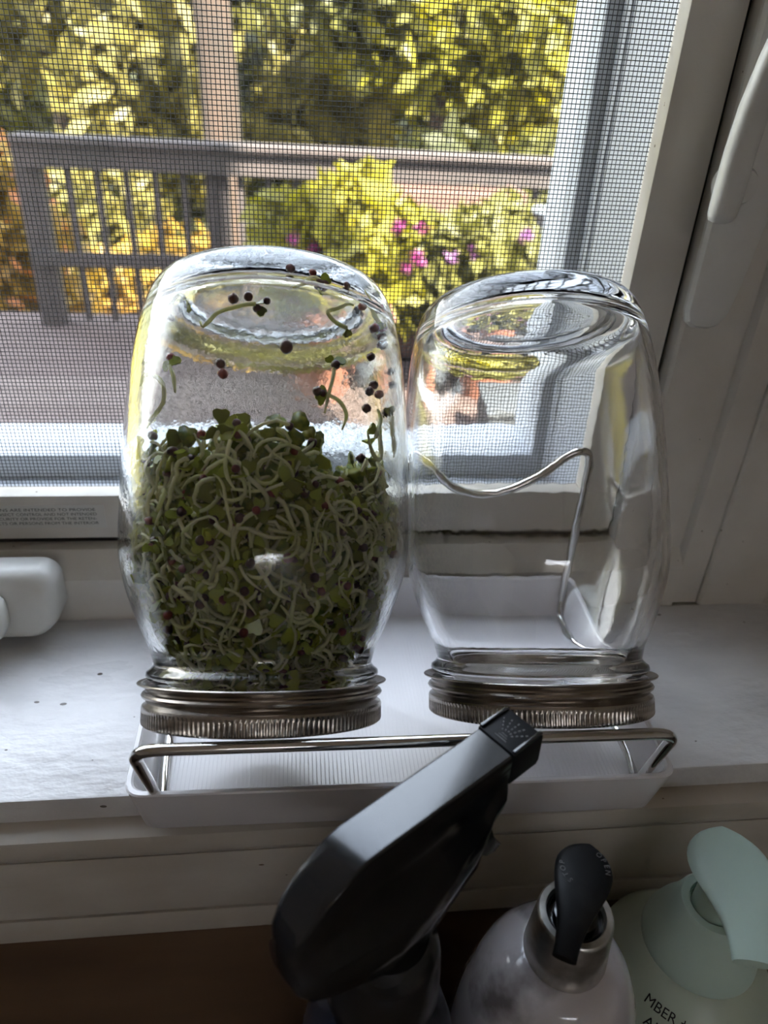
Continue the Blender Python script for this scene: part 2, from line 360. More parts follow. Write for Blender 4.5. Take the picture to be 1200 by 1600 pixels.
# ------------------------------------------------------------------ insect screen
def insect_screen():
    t = thing('insect_screen', 'white framed window insect screen with black mesh and printed warning sticker', 'window screen', (0, .309, .038))
    X0, X1, Z0, Z1 = OPX0 + .001, .1640, .0385, OPZ1 - .002
    IX0, IX1, IZ0, IZ1 = X0 + .0224, .1418, .0617, Z1 - .0235
    loc = lambda x0, x1, y0, y1, z0, z1: (x0, x1, y0 - .309, y1 - .309, z0 - .038, z1 - .038)
    box('frame_rail', *loc(X0, X1, .309, .3195, Z0, IZ0), 'vinyl', t, bevel=.0006)
    box('frame_rail', *loc(X0, X1, .309, .3195, IZ1, Z1), 'vinyl', t, bevel=.0006)
    box('frame_stile', *loc(X0, IX0, .309, .3195, IZ0, IZ1), 'vinyl', t, bevel=.0006)
    box('frame_stile', *loc(IX1, X1, .309, .3195, IZ0, IZ1), 'vinyl', t, bevel=.0006)
    V = []; F = []; h = .00017; Y = .3182 - .309; pitch = .00172
    def bar(a, b, c):
        n = len(V); V.extend(a + b)
        for k in range(4): F.append((n + k, n + (k + 1) % 4, n + 4 + (k + 1) % 4, n + 4 + k))
    x = IX0
    while x < IX1:
        bar([(x - h, Y, IZ0 - .039), (x, Y - h, IZ0 - .039), (x + h, Y, IZ0 - .039), (x, Y + h, IZ0 - .039)], [(x - h, Y, IZ1 - .037), (x, Y - h, IZ1 - .037), (x + h, Y, IZ1 - .037), (x, Y + h, IZ1 - .037)], 0); x += pitch
    z = IZ0 - .038; Y += .0002
    while z < IZ1 - .038:
        bar([(IX0, Y, z - h), (IX0, Y - h, z), (IX0, Y, z + h), (IX0, Y + h, z)], [(IX1, Y, z - h), (IX1, Y - h, z), (IX1, Y, z + h), (IX1, Y + h, z)], 0); z += pitch
    tag(obj('mesh', V, F, 'mesh_wire', t), 'fine black mesh', kind='stuff')
    st = box('warning_sticker', -.165, -.0915, -.00012, .0002, .0445 - .038, .0568 - .038, 'sticker', t)
    tag(st, 'small printed warning sticker')
    M0 = Matrix(((1, 0, 0, 0), (0, 0, -1, -.00016), (0, 1, 0, 0), (0, 0, 0, 1)))
    for i, s in enumerate(('SCREENS ARE INTENDED TO PROVIDE', 'INSECT CONTROL AND NOT INTENDED', 'SECURITY OR PROVIDE FOR THE RETEN-', 'OBJECTS OR PERSONS FROM THE INTERIOR')):
        o = text_mesh('lettering', s, .0022, 'sticker_ink', st, Matrix(), 'RIGHT', .00002)
        mr = max(v.co.x for v in o.data.vertices); w = mr - min(v.co.x for v in o.data.vertices); k = (.0507, .0447, .0462, .0512)[i] / w
        for v in o.data.vertices:
            x, y, zz = v.co; v.co = ((x - mr) * k - .0955 + (.0, .0003, .0, .0007)[i], -.00016, .0537 - .00243 * i - .038 + y)
insect_screen()

# window hardware
def lever_lock():
    t = thing('window_lock', 'white lever window lock on the right window frame', 'window lock', (.177, .303, .148))
    out = []
    for k in range(13): a = PI + PI * k / 12; out.append((.0105 * math.cos(a) - .0005, .0105 * math.sin(a) * 1.0 + .0105))
    rings = []
    for ins, y in ((0, 0), (0, -.0018), (.0012, -.0038), (.0035, -.0046)):
        L = [(-.0125 + ins, .0), ]
        prof = [(-.0118 + ins, .15), (-.0118 + ins, .0075), (-.0105 + ins, .0030 + ins * .5), (-.007 + ins * .5, .0005 + ins), (0, 0 + ins), (.004 - ins * .4, .0012 + ins), (.0075 - ins * .7, .0055 + ins * .6), (.0105 - ins, .020), (.0135 - ins, .045), (.0155 - ins, .08), (.0155 - ins, .15)]
        rings.append([(x, y, z) for x, z in prof])
    loft('plate', rings, 'vinyl_clean', t, angle=30)
    hub = lathe_obj('hub', [(0, .0), (.0072, 0), (.0070, .009), (.006, .011), (0, .011)], 'vinyl_clean', t, 32)
    hub.rotation_euler = (PI / 2, 0, 0); hub.location = (-.0085, -.004, .0585)
    rr = []
    for z, hw, y0, y1, cx in ((.0455, .0022, -.0180, -.0140, -.0150), (.0462, .0040, -.0192, -.0128, -.0150), (.0485, .0052, -.0203, -.0122, -.0148), (.055, .0055, -.0212, -.0122, -.0147), (.070, .0055, -.0222, -.0132, -.0150), (.085, .0052, -.0240, -.0150, -.0150), (.100, .0048, -.026, -.0175, -.0140), (.115, .0045, -.0285, -.0205, -.012), (.135, .004, -.031, -.0235, -.010), (.150, .003, -.0315, -.0250, -.010)):
        ring = []
        for k in range(14):
            a = 2 * PI * k / 14; c, s = math.cos(a), math.sin(a)
            ring.append((cx + hw * math.copysign(abs(c) ** .7, c), (y0 + y1) / 2 + (y1 - y0) / 2 * math.copysign(abs(s) ** .7, s), z))
        rr.append(ring)
    loft('lever', rr, 'vinyl_clean', t, angle=60)
    return t
lever_lock()

def crank_cover():
    t = thing('crank_housing', 'white rounded crank housing on the lower left window frame', 'window crank', (-.1575, .2955, .002))
    rings = []
    def ring(y, ins, dz):
        x0, x1, z0, z1 = -.05 + ins, .0465 - ins, .0015 + ins + dz, .0352 - ins
        pts = []
        for (cx, cz, a0, r) in ((x1 - .013, z0 + .013, -90, .013), (x1 - .008, z1 - .008, 0, .008), (x0 + .008, z1 - .008, 90, .008), (x0 + .013, z0 + .013, 180, .013)):
            for k in range(13): a = math.radians(a0 + 7.5 * k); pts.append((cx + r * math.cos(a), 0, cz + r * math.sin(a)))
        return [(p[0], y - (1 - (p[2] - .0015) / .034) * abs(y) * .45, p[2]) for p in pts]
    for y, ins, dz in ((0.0, 0, 0), (-.0085, 0, 0), (-.0118, .0008, 0), (-.0135, .0028, .0), (-.0142, .0055, 0)): rings.append(ring(y, ins, dz))
    loft('cover', rings, 'vinyl_clean', t, angle=75)
    rr = []
    for x, r in ((-.05, .9), (.018, 1), (.0235, .95), (.0262, .75), (.0270, .4)):
        rr.append([(x, -.0235 + .0075 * r * math.copysign(abs(math.cos(a)) ** .6, math.cos(a)), .0190 + .0110 * r * math.copysign(abs(math.sin(a)) ** .6, math.sin(a))) for a in [2 * PI * k / 16 for k in range(16)]])
    loft('folding_handle', rr, 'vinyl_clean', t, angle=50)
crank_cover()

# ------------------------------------------------------------------ drip tray and wire rack
def drip_tray():
    t = thing('drip_tray', 'shallow white plastic drip tray under the two jars', 'tray', (.0375, .23, 0))
    base = [(-.0606, .1705), (.1356, .1672), (.1385, .2926), (-.0622, .2940)]
    cx, cy = .0375, .23
    def loop(ins, z, rad):
        P = []
        for i, (x, y) in enumerate(base):
            P.append(Vector((x - cx + ins * (1 if x < cx else -1), y - cy + ins * (1 if y < cy else -1), z)))
        out = []
        for i in range(4):
            a, b, c = P[i - 1], P[i], P[(i + 1) % 4]
            p = b + (a - b).normalized() * rad; q = b + (c - b).normalized() * rad
            for k in range(7): u = k / 6; out.append(p * (1 - u) ** 2 + b * 2 * u * (1 - u) + q * u * u)
        return out
    rings = [loop(.0062, 0.0, .006), loop(.0046, .0006, .006), loop(.0036, .0022, .006), loop(.0004, .0222, .007), loop(.0002, .0230, .007), loop(.0006, .0236, .007), loop(.0020, .0236, .006), loop(.0026, .0230, .006),
             loop(.0056, .0040, .005), loop(.0062, .0030, .005), loop(.0075, .0025, .005)]
    loft('basin', rings, 'tray_plastic', t, angle=30)
    V = []; F = []
    for i in range(112):                                    # fine moulded ribs on the floor
        x = -.0885 + i * .0016; n = len(V)
        V += [(x, -.05, .0024), (x + .0011, -.05, .0024), (x + .0011, .056, .0024), (x, .056, .0024), (x + .0004, -.05, .00253), (x + .0007, -.05, .00253), (x + .0007, .056, .00253), (x + .0004, .056, .00253)]
        F += [(n + 4, n + 5, n + 6, n + 7), (n, n + 1, n + 5, n + 4), (n + 1, n + 2, n + 6, n + 5), (n + 2, n + 3, n + 7, n + 6), (n + 3, n, n + 4, n + 7)]
    tag(obj('floor_ribs', V, F, 'tray_plastic', t), kind='stuff')
drip_tray()

def wire_rack():
    t = thing('wire_rack', 'chrome wire rack standing in the tray and holding both jars', 'rack', (.0375, .23, .004))
    L = lambda pts: [Vector(p) - Vector((.0375, .23, .004)) for p in pts]
    r = .0019
    tube('front_bar', rounded(L([(-.0508, .1815, .0048), (-.0500, .1555, .0626), (.1195, .1555, .0596), (.1285, .1800, .0048)]), .0095, 10), r, 'chrome', t, 12)
    tube('side_wire', rounded(L([(-.0505, .1815, .0048), (-.0525, .20, .0048), (-.0545, .2815, .0048), (-.0560, .2855, .012)]), .006), r, 'chrome', t, 12)
    tube('side_wire', rounded(L([(.1285, .1800, .0048), (.1318, .195, .0048), (.1312, .2820, .0048), (.1318, .2862, .012)]), .006), r, 'chrome', t, 12)
    tube('upright', L([(-.0560, .2855, .0105), (-.0575, .2850, .09)]), r, 'chrome', t, 12)
    tube('upright', L([(.1318, .2862, .0105), (.1322, .2865, .0885)]), r, 'chrome', t, 12)
    cr = spline(L([(.1322, .2865, .0880), (.1302, .2867, .0945), (.1225, .2868, .0942), (.106, .2866, .0815), (.086, .2866, .0735), (.067, .2862, .0775), (.0525, .2858, .0895), (.040, .2855, .0945), (.030, .2848, .0905), (.012, .2836, .0775), (-.008, .2815, .0738), (-.029, .2825, .0805), (-.046, .2840, .0935), (-.0545, .2848, .0958), (-.0575, .2850, .0895)]), 6)
    tube('cradle_wire', cr, r, 'chrome', t, 12)
wire_rack()

# ------------------------------------------------------------------ jars
def jar_matrix(c, a, b):
    ax = Vector((math.sin(b), math.sin(a) * math.cos(b), math.cos(a) * math.cos(b))); u = Vector((0, 1, 0)).cross(ax).normalized(); v = ax.cross(u)
    return Matrix(((u.x, v.x, ax.x, c[0]), (u.y, v.y, ax.y, c[1]), (u.z, v.z, ax.z, c[2]), (0, 0, 0, 1)))
JAR_L = jar_matrix((-.0133, .1855, CAM_H - .1946), .6694, .0234)
JAR_R = jar_matrix((.0876, .1901, CAM_H - .2003), .6551, .0161)
def r_out(s, k):
    if s < .0642: return .0372 + (.05 * k - .0372) * math.sin(max(0, (s - .0215) / .0427) * PI / 2)
    if s < .0833: return .05 * k
    q = min(1, (s - .0833) / .071); sa = q ** 1.0925; return k * (.0386 + .0114 * max(0, 1 - sa * sa) ** (1 / 2.185))
WALL = .0030
def r_in(s, k): return r_out(s, k) - WALL

def jar(name, label, M, k, glass):
    t = thing(name, label, 'jar', matrix=M)
    outer = [(.0340, .0022), (.0350, .0026), (.0362, .0036), (.0362, .0120), (.0366, .0138), (.0392, .0150), (.0399, .0163), (.0396, .0176), (.0382, .0186), (.0374, .0200)]
    for i in range(1, 15): s = .0215 + .0427 * i / 14; outer.append((r_out(s, k), s))
    outer += [(.05 * k, .070), (.05 * k, .077)]
    for i in range(26):
        a = PI / 2 * i / 26; outer.append((k * (.0386 + .0114 * math.cos(a) ** .915), .0833 + .071 * math.sin(a) ** .915))
    outer += [(.0380 * k, .1545), (.0368 * k, .1546), (.0350, .1541), (.0325, .1531), (.027, .1524), (.018, .1520), (.009, .1518), (.0001, .1518)]
    inner = [(.0001, .1478), (.010, .1478), (.022, .1477), (.030, .1472), (.0335, .1458)]
    for s in (.144, .1415, .138, .133, .127, .120, .112, .104, .095, .086, .078, .070): inner.append((min(r_in(s, k), .0352 + (.1455 - s) * 2.2), s))
    for i in range(13, 0, -1): s = .0215 + .0427 * i / 14; inner.append((r_in(s, k), s))
    inner += [(.0340, .0205), (.0335, .0150), (.0332, .0050), (.0334, .0028)]
    lathe_obj('glass_body', outer + inner, glass, t, 128, closed=False, angle=70)
    me = t.children[0].data; bm = bmesh.new(); bm.from_mesh(me)     # close the mouth rim between the outer and inner walls
    bmesh.ops.holes_fill(bm, edges=[e for e in bm.edges if e.is_boundary]) if False else None
    bd = [e for e in bm.edges if e.is_boundary]
    bmesh.ops.bridge_loops(bm, edges=[e for e in bd if e.verts[0].co.z < .01]); bmesh.ops.holes_fill(bm, edges=[e for e in bm.edges if e.is_boundary], sides=200)
    bmesh.ops.recalc_face_normals(bm, faces=bm.faces[:]); bm.to_mesh(me); bm.free()
    me.polygons.foreach_set('use_smooth', [True] * len(me.polygons))
    # screw band with knurled foot
    ridge = 156; seg = ridge * 4
    prof = [(.0385, 0, 0), (.0400, .0002, 0), (.0407, .0008, 1), (.04085, .0014, 1), (.04085, .0046, 1), (.0408, .0052, .4), (.0409, .0060, 0), (.0406, .0068, 0), (.0398, .0074, 0), (.0394, .0080, 0), (.0398, .0087, 0), (.0408, .0094, 0), (.0411, .0101, 0), (.0407, .0108, 0),
            (.0398, .0113, 0), (.0396, .0119, 0), (.0402, .0126, 0), (.0416, .0132, 0), (.0424, .0135, 0), (.0426, .0139, 0), (.0423, .0142, 0), (.0414, .0142, 0), (.0405, .0138, 0), (.0393, .0130, 0), (.0388, .0115, 0), (.0385, .0020, 0)]
    V = []; F = []; n = len(prof)
    for i in range(seg):
        a = 2 * PI * i / seg; d = (0, .00032, .00032, 0)[i % 4]; sl = .0
        for r, z, kk in prof:
            rr = r - .00032 * kk + d * kk; V.append((rr * math.cos(a), rr * math.sin(a), z))
    for i in range(seg):
        j = (i + 1) % seg
        for q in range(n): q2 = (q + 1) % n; F.append((i * n + q, j * n + q, j * n + q2, i * n + q2))
    b = obj('screw_band', V, F, 'steel_band', t, smooth=True, angle=30); tag(b, 'brushed steel screw band with a knurled edge')
    # strainer disc
    V = []; F = []; R0 = .0362; p = .0012; h = .00018
    for ax in (0, 1):
        x = -R0 + p
        while x < R0:
            l = math.sqrt(max(0, R0 * R0 - x * x)); n0 = len(V); z = .0018 + ax * .0002
            q = [(x - h, -l), (x + h, -l), (x + h, l), (x - h, l)]
            for zz in (z, z + .00025): V += [(c[1], c[0], zz) if ax else (c[0], c[1], zz) for c in q]
            F += [(n0, n0 + 1, n0 + 2, n0 + 3), (n0 + 4, n0 + 5, n0 + 6, n0 + 7), (n0, n0 + 3, n0 + 7, n0 + 4), (n0 + 1, n0 + 2, n0 + 6, n0 + 5)]; x += p
    tag(obj('strainer_mesh', V, F, 'strainer_wire', t), kind='stuff')
    return t
jar('sprouting_jar', 'upturned glass jar packed with tangled green sprouts, on the left of the rack', JAR_L, 1.015, 'wet_jar_glass')
jar('sprouting_jar', 'empty clear upturned glass jar on the right of the rack', JAR_R, .985, 'jar_glass')

# ------------------------------------------------------------------ sprouts in the left jar
K = 1.015
def leaf_mesh(name, m):
    V = []; F = []; pts = [(0, 0), (.32, .22), (.62, .48), (.95, .50), (1.08, .26), (.98, 0)]
    full = pts + [(x, -y) for x, y in pts[-2:0:-1]]
    n = len(full)
    for z in (0, .10):
        V += [(x, y * .95, z + .35 * abs(y) - .10 * x * x) for x, y in full]
    F += [tuple(range(n))[::-1], tuple(range(n, 2 * n))]
    for i in range(n): F.append((i, (i + 1) % n, n + (i + 1) % n, n + i))
    me = bpy.data.meshes.new(name); me.from_pydata(V, [], F); me.materials.append(MATS[m]); me.polygons.foreach_set('use_smooth', [True] * len(F)); me.set_sharp_from_angle(angle=math.radians(50)); return me, V, F
def seed_mesh(name, m):
    bm = bmesh.new(); bmesh.ops.create_icosphere(bm, subdivisions=2, radius=1)
    for v in bm.verts:
        v.co *= 1 + .10 * math.sin(3 * v.co.x + 1) * math.cos(2 * v.co.y)
        if v.co.z > .55 and v.co.x > 0: v.co *= .8
    me = bpy.data.meshes.new(name); bm.to_mesh(me); bm.free(); me.materials.append(MATS[m]); me.polygons.foreach_set('use_smooth', [True] * len(me.polygons)); return me
LEAF, LV, LF = leaf_mesh('leaf', 'leaf')
SEEDS = [seed_mesh('seed_coat', 'seed_coat'), seed_mesh('seed_coat', 'seed_coat_dark')]
SV = [tuple(v.co) for v in SEEDS[0].vertices]; SF = [tuple(p.vertices) for p in SEEDS[0].polygons]

def cyl(th, s, dep):
    r = max(.002, (r_in(s, K) if s > .0215 else .0328) - dep); return Vector((r * math.cos(th), r * math.sin(th), s))

def top_level(th):    # uneven top of the heap
    return .0925 + .003 * math.sin(3 * th + 1) + .0025 * math.sin(7 * th) - .006 * max(0, math.cos(th + .2)) ** 2

def walk(rng, th, s, d0, length, dmin, dmax, smin, smax):
    n = max(4, int(length / .0020)); ang = rng.uniform(0, 2 * PI); curv = rng.gauss(0, .22); dep = d0; out = []
    for i in range(n + 1):
        out.append(cyl(th, s, dep))
        curv += rng.gauss(0, .16); curv = max(-.55, min(.55, curv)); ang += curv
        st = .0020; th += st * math.cos(ang) / max(.012, r_in(s, K) - dep); s += st * math.sin(ang)
        if s < smin: s = smin; ang = abs(ang % PI)
        if s > smax: s = smax; ang = -abs(ang % PI)
        dep = max(dmin, min(dmax, dep + rng.gauss(0, .0007)))
    return out

def leaf_matrix(rng, p, direction, size, inward):
    x = direction.normalized(); z = (inward + Vector((rng.gauss(0, .5), rng.gauss(0, .5), rng.gauss(0, .5)))); z = (z - x * z.dot(x)).normalized(); y = z.cross(x)
    return Matrix(((x.x * size, y.x * size, z.x * size, p.x), (x.y * size, y.y * size, z.y * size, p.y), (x.z * size, y.z * size, z.z * size, p.z), (0, 0, 0, 1)))

def sprout(pts, label, group, rng, leaves=2, hull=.5, rad=.00068, hull_at_root=False, leaf_size=.0054):
    base = pts[0]; root = thing('broccoli_sprout', label, 'sprout', matrix=JAR_L @ Matrix.Translation(base), group=group)
    loc = [p - base for p in pts]; n = len(loc)
    rr = [rad * (.45 + .55 * min(1, i / (n * .3))) for i in range(n)]
    V, F = tube_vf(loc, rr, 6); obj('stem', V, F, 'stem', root, smooth=True)
    tip = loc[-1]; d = (loc[-1] - loc[-2]).normalized(); pw = pts[-1]; inward = Vector((-pw.x, -pw.y, 0)).normalized()
    for i in range(leaves):
        side = d.cross(inward).normalized() * (1 if i else -1)
        dirn = (d * .7 + side * rng.uniform(.35, 1.0) + inward * rng.uniform(.1, .5))
        c = bpy.data.objects.new('leaf', LEAF); COL.objects.link(c); c.parent = root
        c.matrix_local = leaf_matrix(rng, tip, dirn, leaf_size * rng.uniform(.75, 1.15), inward)
    if rng.random() < hull:
        c = bpy.data.objects.new('seed_coat', rng.choice(SEEDS)); COL.objects.link(c); c.parent = root
        r = .00165 * rng.uniform(.8, 1.15); q = tip + d * .002 + inward * .0012 + Vector((rng.gauss(0, .001), rng.gauss(0, .001), rng.gauss(0, .001)))
        c.matrix_local = Matrix.Translation(q) @ Matrix.Rotation(rng.uniform(0, 6), 4, 'X') @ Matrix.Rotation(rng.uniform(0, 6), 4, 'Z') @ Matrix.Diagonal((r, r * .9, r * .95, 1))
    return root

def sprouts():
    rng = random.Random(21); n = 0
    # those whose whole length lies against the near glass
    while n < 270:
        th = math.radians(-90 + rng.uniform(-84, 84)); s = .011 + (top_level(th) - .014 - .011) * rng.random() ** .85 + .010 * rng.random()
        pts = walk(rng, th, s, rng.uniform(.0016, .0055), rng.uniform(.009, .025), .0013, .0075, .008, top_level(th) + .001)
        if (pts[-1] - pts[0]).length < .004: continue
        hull = rng.random() < .60; nl = 2 if rng.random() < .88 else 1; straight = (pts[-1] - pts[0]).length / (.002 * (len(pts) - 1))
        mid = pts[len(pts) // 2]; deg = math.degrees(math.atan2(mid.y, mid.x)) + 90
        col = ('far left', 'left', 'centre left', 'centre right', 'right', 'far right')[min(5, max(0, int((deg + 84) / 28)))]
        row = ('in the neck', 'low', 'below mid height', 'above mid height', 'near the top')[min(4, max(0, int((mid.z - .010) / .0168)))]
        shape = ('curled' if straight < .55 else 'bent' if straight < .85 else 'straight'); size = 'short' if len(pts) < 7 else 'long' if len(pts) > 10 else ''
        lab = ' '.join(f"{size} {shape} sprout with {'red hull' if hull else ('two leaves' if nl == 2 else 'one leaf')} {row} {col} of the heap".split())
        sprout(pts, lab, 'sprouts heaped in the left jar', rng, nl, 1.0 if hull else 0.0, rad=rng.uniform(.00045, .00078), leaf_size=rng.uniform(.0040, .0060)); n += 1
    # the loose ones clinging to the glass above the heap: (angle in degrees, height along the jar)
    loose = [([(-117.6, .1274), (-116, .1255), (-113, .1275), (-109.4, .1299), (-100.1, .1318), (-94.9, .1323)], 'long pale sprout stuck across the glass below the base of the left jar', 2, 1),
             ([(-153.9, .1117), (-150, .1138), (-143.9, .1140), (-134.6, .1092), (-132.9, .1027), (-140.9, .0975)], 'hooked sprout clinging to the upper left glass above the heap', 1, 0),
             ([(-126.7, .1050), (-128.3, .1105), (-131, .1143)], 'small upright sprout with a red hull on the upper left glass', 2, 1),
             ([(-51.1, .1378), (-55, .1372), (-59.9, .1347), (-65.0, .1325), (-62.1, .1297), (-56.3, .1286)], 'curled sprout on the glass just under the base of the left jar, at the right', 1, 0),
             ([(-67.6, .0985), (-65.6, .1053), (-63.7, .1109), (-63.0, .1152)], 'tall stiff sprout standing up out of the heap, right of the middle', 2, 1),
             ([(-43.0, .1450), (-39.2, .1415), (-36, .139), (-33.0, .1365)], 'greenish sprout high on the right shoulder of the left jar', 2, 1),
             ([(-47.0, .0950), (-45.0, .0900), (-42.1, .0873), (-38.3, .088), (-39.1, .0955)], 'u-shaped sprout on the right glass just above the heap', 2, 0),
             ([(-40, .104), (-38, .101), (-40, .097), (-42, .094)], 'short bent sprout on the right glass below a cluster of hulls', 1, 0),
             ([(-60, .094), (-58, .099), (-61, .103), (-66, .1045)], 'sprout arching over the top of the heap beside the tall one', 2, 1),
             ([(-25, .090), (-24, .095), (-27, .100), (-26, .104)], 'thin sprout at the far right edge of the glass above the heap', 2, 1),
             ([(-80, .139), (-76, .141), (-71, .1435), (-68, .143)], 'sprout with a dark hull lying near the base of the left jar', 2, 1),
             ([(-140, .1385), (-136, .137), (-131, .139), (-127, .1365)], 'pale looped sprout at the upper left near the jar base', 1, 0)]
    for pl, lab, lv, hl in loose:
        pts = spline([cyl(math.radians(a), s, .0014) for a, s in pl], 4)
        sprout(pts, lab, None, rng, lv, 1.0 if hl else 0.0, leaf_size=.0038)
    # loose hulls on the glass
    hulls = [(-82.5, .119, 1.45, 'large round dark seed hull alone in the middle of the left jar glass'), (-107.7, .1129, 1.05, 'upper of the two touching dark hulls left of the jar middle'), (-106.6, .1096, 1.1, 'lower of the two touching dark hulls left of the jar middle'),
             (-104.3, .1345, 1.1, 'red brown hull stuck above the long sprout'), (-98.0, .1350, 1.0, 'reddish hull right of the one above the long sprout'), (-90.5, .1335, .8, 'small hull at the right end of the long sprout'),
             (-80.8, .1455, 1.0, 'black hull near the base of the left jar, left of a cluster'), (-70.9, .1452, .9, 'dark hull nearest the jar base in the upper right cluster'), (-68.0, .1420, 1.0, 'brown hull at the lower edge of the upper right cluster'),
             (-54, .1440, .9, 'small brown hull on the upper right shoulder of the left jar'), (-44, .1395, 1.0, 'dark red hull on the right shoulder beside the greenish sprout'), (-29, .1425, .9, 'topmost dark hull in the column down the right shoulder'),
             (-36.2, .1335, 1.1, 'black hull left of the column down the right shoulder'), (-28.6, .132, 1.1, 'black hull in the middle of the column on the right shoulder'), (-30, .1290, 1.1, 'lowest black hull of the column on the right shoulder'), (-25, .1365, .9, 'second dark hull of the column down the right shoulder'),
             (-42.6, .1216, .9, 'single dark hull right of the middle above a cluster of three'), (-41.9, .1118, 1.0, 'dark upper hull in the cluster of three on the right glass'), (-38.0, .1095, 1.0, 'reddish hull in the cluster of three on the right glass'), (-44.6, .1092, 1.0, 'olive hull in the cluster of three on the right glass'),
             (-70.4, .1053, 1.0, 'black hull at the left of the tall stiff sprout'), (-46.9, .103, 1.0, 'dark brown hull on the right glass under the cluster of three'), (-20, .122, .9, 'upper dark hull at the extreme right edge of the left jar'), (-18, .1175, .9, 'lower dark hull at the extreme right edge of the left jar'),
             (-133.8, .131, .8, 'faint hull on the upper left shoulder of the left jar'), (-158, .1215, .8, 'tiny dark hull at the extreme left edge of the left jar')]
    for a, s, k, lab in hulls:
        p = cyl(math.radians(a), s, .00175 * k); o = bpy.data.objects.new('seed_hull', SEEDS[rng.random() < .6]); COL.objects.link(o); r = .00165 * k
        o.matrix_world = JAR_L @ Matrix.Translation(p) @ Matrix.Rotation(rng.uniform(0, 6), 4, 'X') @ Matrix.Rotation(rng.uniform(0, 6), 4, 'Z') @ Matrix.Diagonal((r, r * .9, r * .95, 1))
        tag(o, lab, 'seed hull', 'hulls stuck to the glass of the left jar')
    # the mass behind: more sprouts than anyone could pick apart
    V = []; F = []; MI = []
    for i in range(2300):
        th = rng.uniform(0, 2 * PI); dep = .004 + .040 * rng.random() ** 1.15
        if i % 3 == 0: dep = rng.uniform(.003, .012)
        s = .007 + (top_level(th) - .010) * rng.random()
        dep = min(dep, r_in(s, K) - .003)
        pts = walk(rng, th, s, dep, rng.uniform(.009, .020), .0028, r_in(s, K) - .002, .005, top_level(th) - .001)
        pts = pts[::2] + [pts[-1]] if len(pts) % 2 == 0 else pts[::2]
        v, f = tube_vf(pts, .00062, 4, False, len(V)); V += v; F += f; MI += [0] * len(f)
        d = (pts[-1] - pts[-2]); d = d.normalized() if d.length > 1e-8 else Vector((0, 0, 1)); pw = pts[-1]; inward = Vector((-pw.x, -pw.y, 0)); inward = inward.normalized() if inward.length > 1e-6 else Vector((1, 0, 0))
        for q in range(2):
            side = d.cross(inward); side = (side.normalized() if side.length > 1e-6 else Vector((0, 0, 1))) * (1 if q else -1)
            M = leaf_matrix(rng, pw, d * .6 + side * rng.uniform(.4, 1) + inward * .4, .0056 * rng.uniform(.8, 1.2), inward); o0 = len(V)
            V += [M @ Vector(v) for v in LV]; F += [tuple(o0 + k for k in f) for f in LF]; MI += [1] * len(LF)
        if rng.random() < .40:
            o0 = len(V); r = .0016 * rng.uniform(.8, 1.1); q = pw + inward * .0012; V += [q + Vector(v) * r for v in SV]; F += [tuple(o0 + k for k in f) for f in SF]; MI += [2] * len(SF)
    o = obj('sprout_heap', V, F, ['stem', 'leaf', 'seed_coat_dark'], None, smooth=True); o.data.polygons.foreach_set('material_index', MI)
    o.matrix_world = JAR_L; tag(o, 'dense mass of sprouts deep inside the left jar', 'sprouts', kind='stuff')
sprouts()

rt = tube('loose_root', spline([(-.0402, .1640, .0592), (-.0396, .1632, .0571), (-.0399, .163, .0543), (-.0413, .163, .0528), (-.0418, .163, .0537)], 5), .00028, 'mottled_brown', None, 6)
tag(rt, 'thin hooked root hanging from the lid of the left jar', 'root')

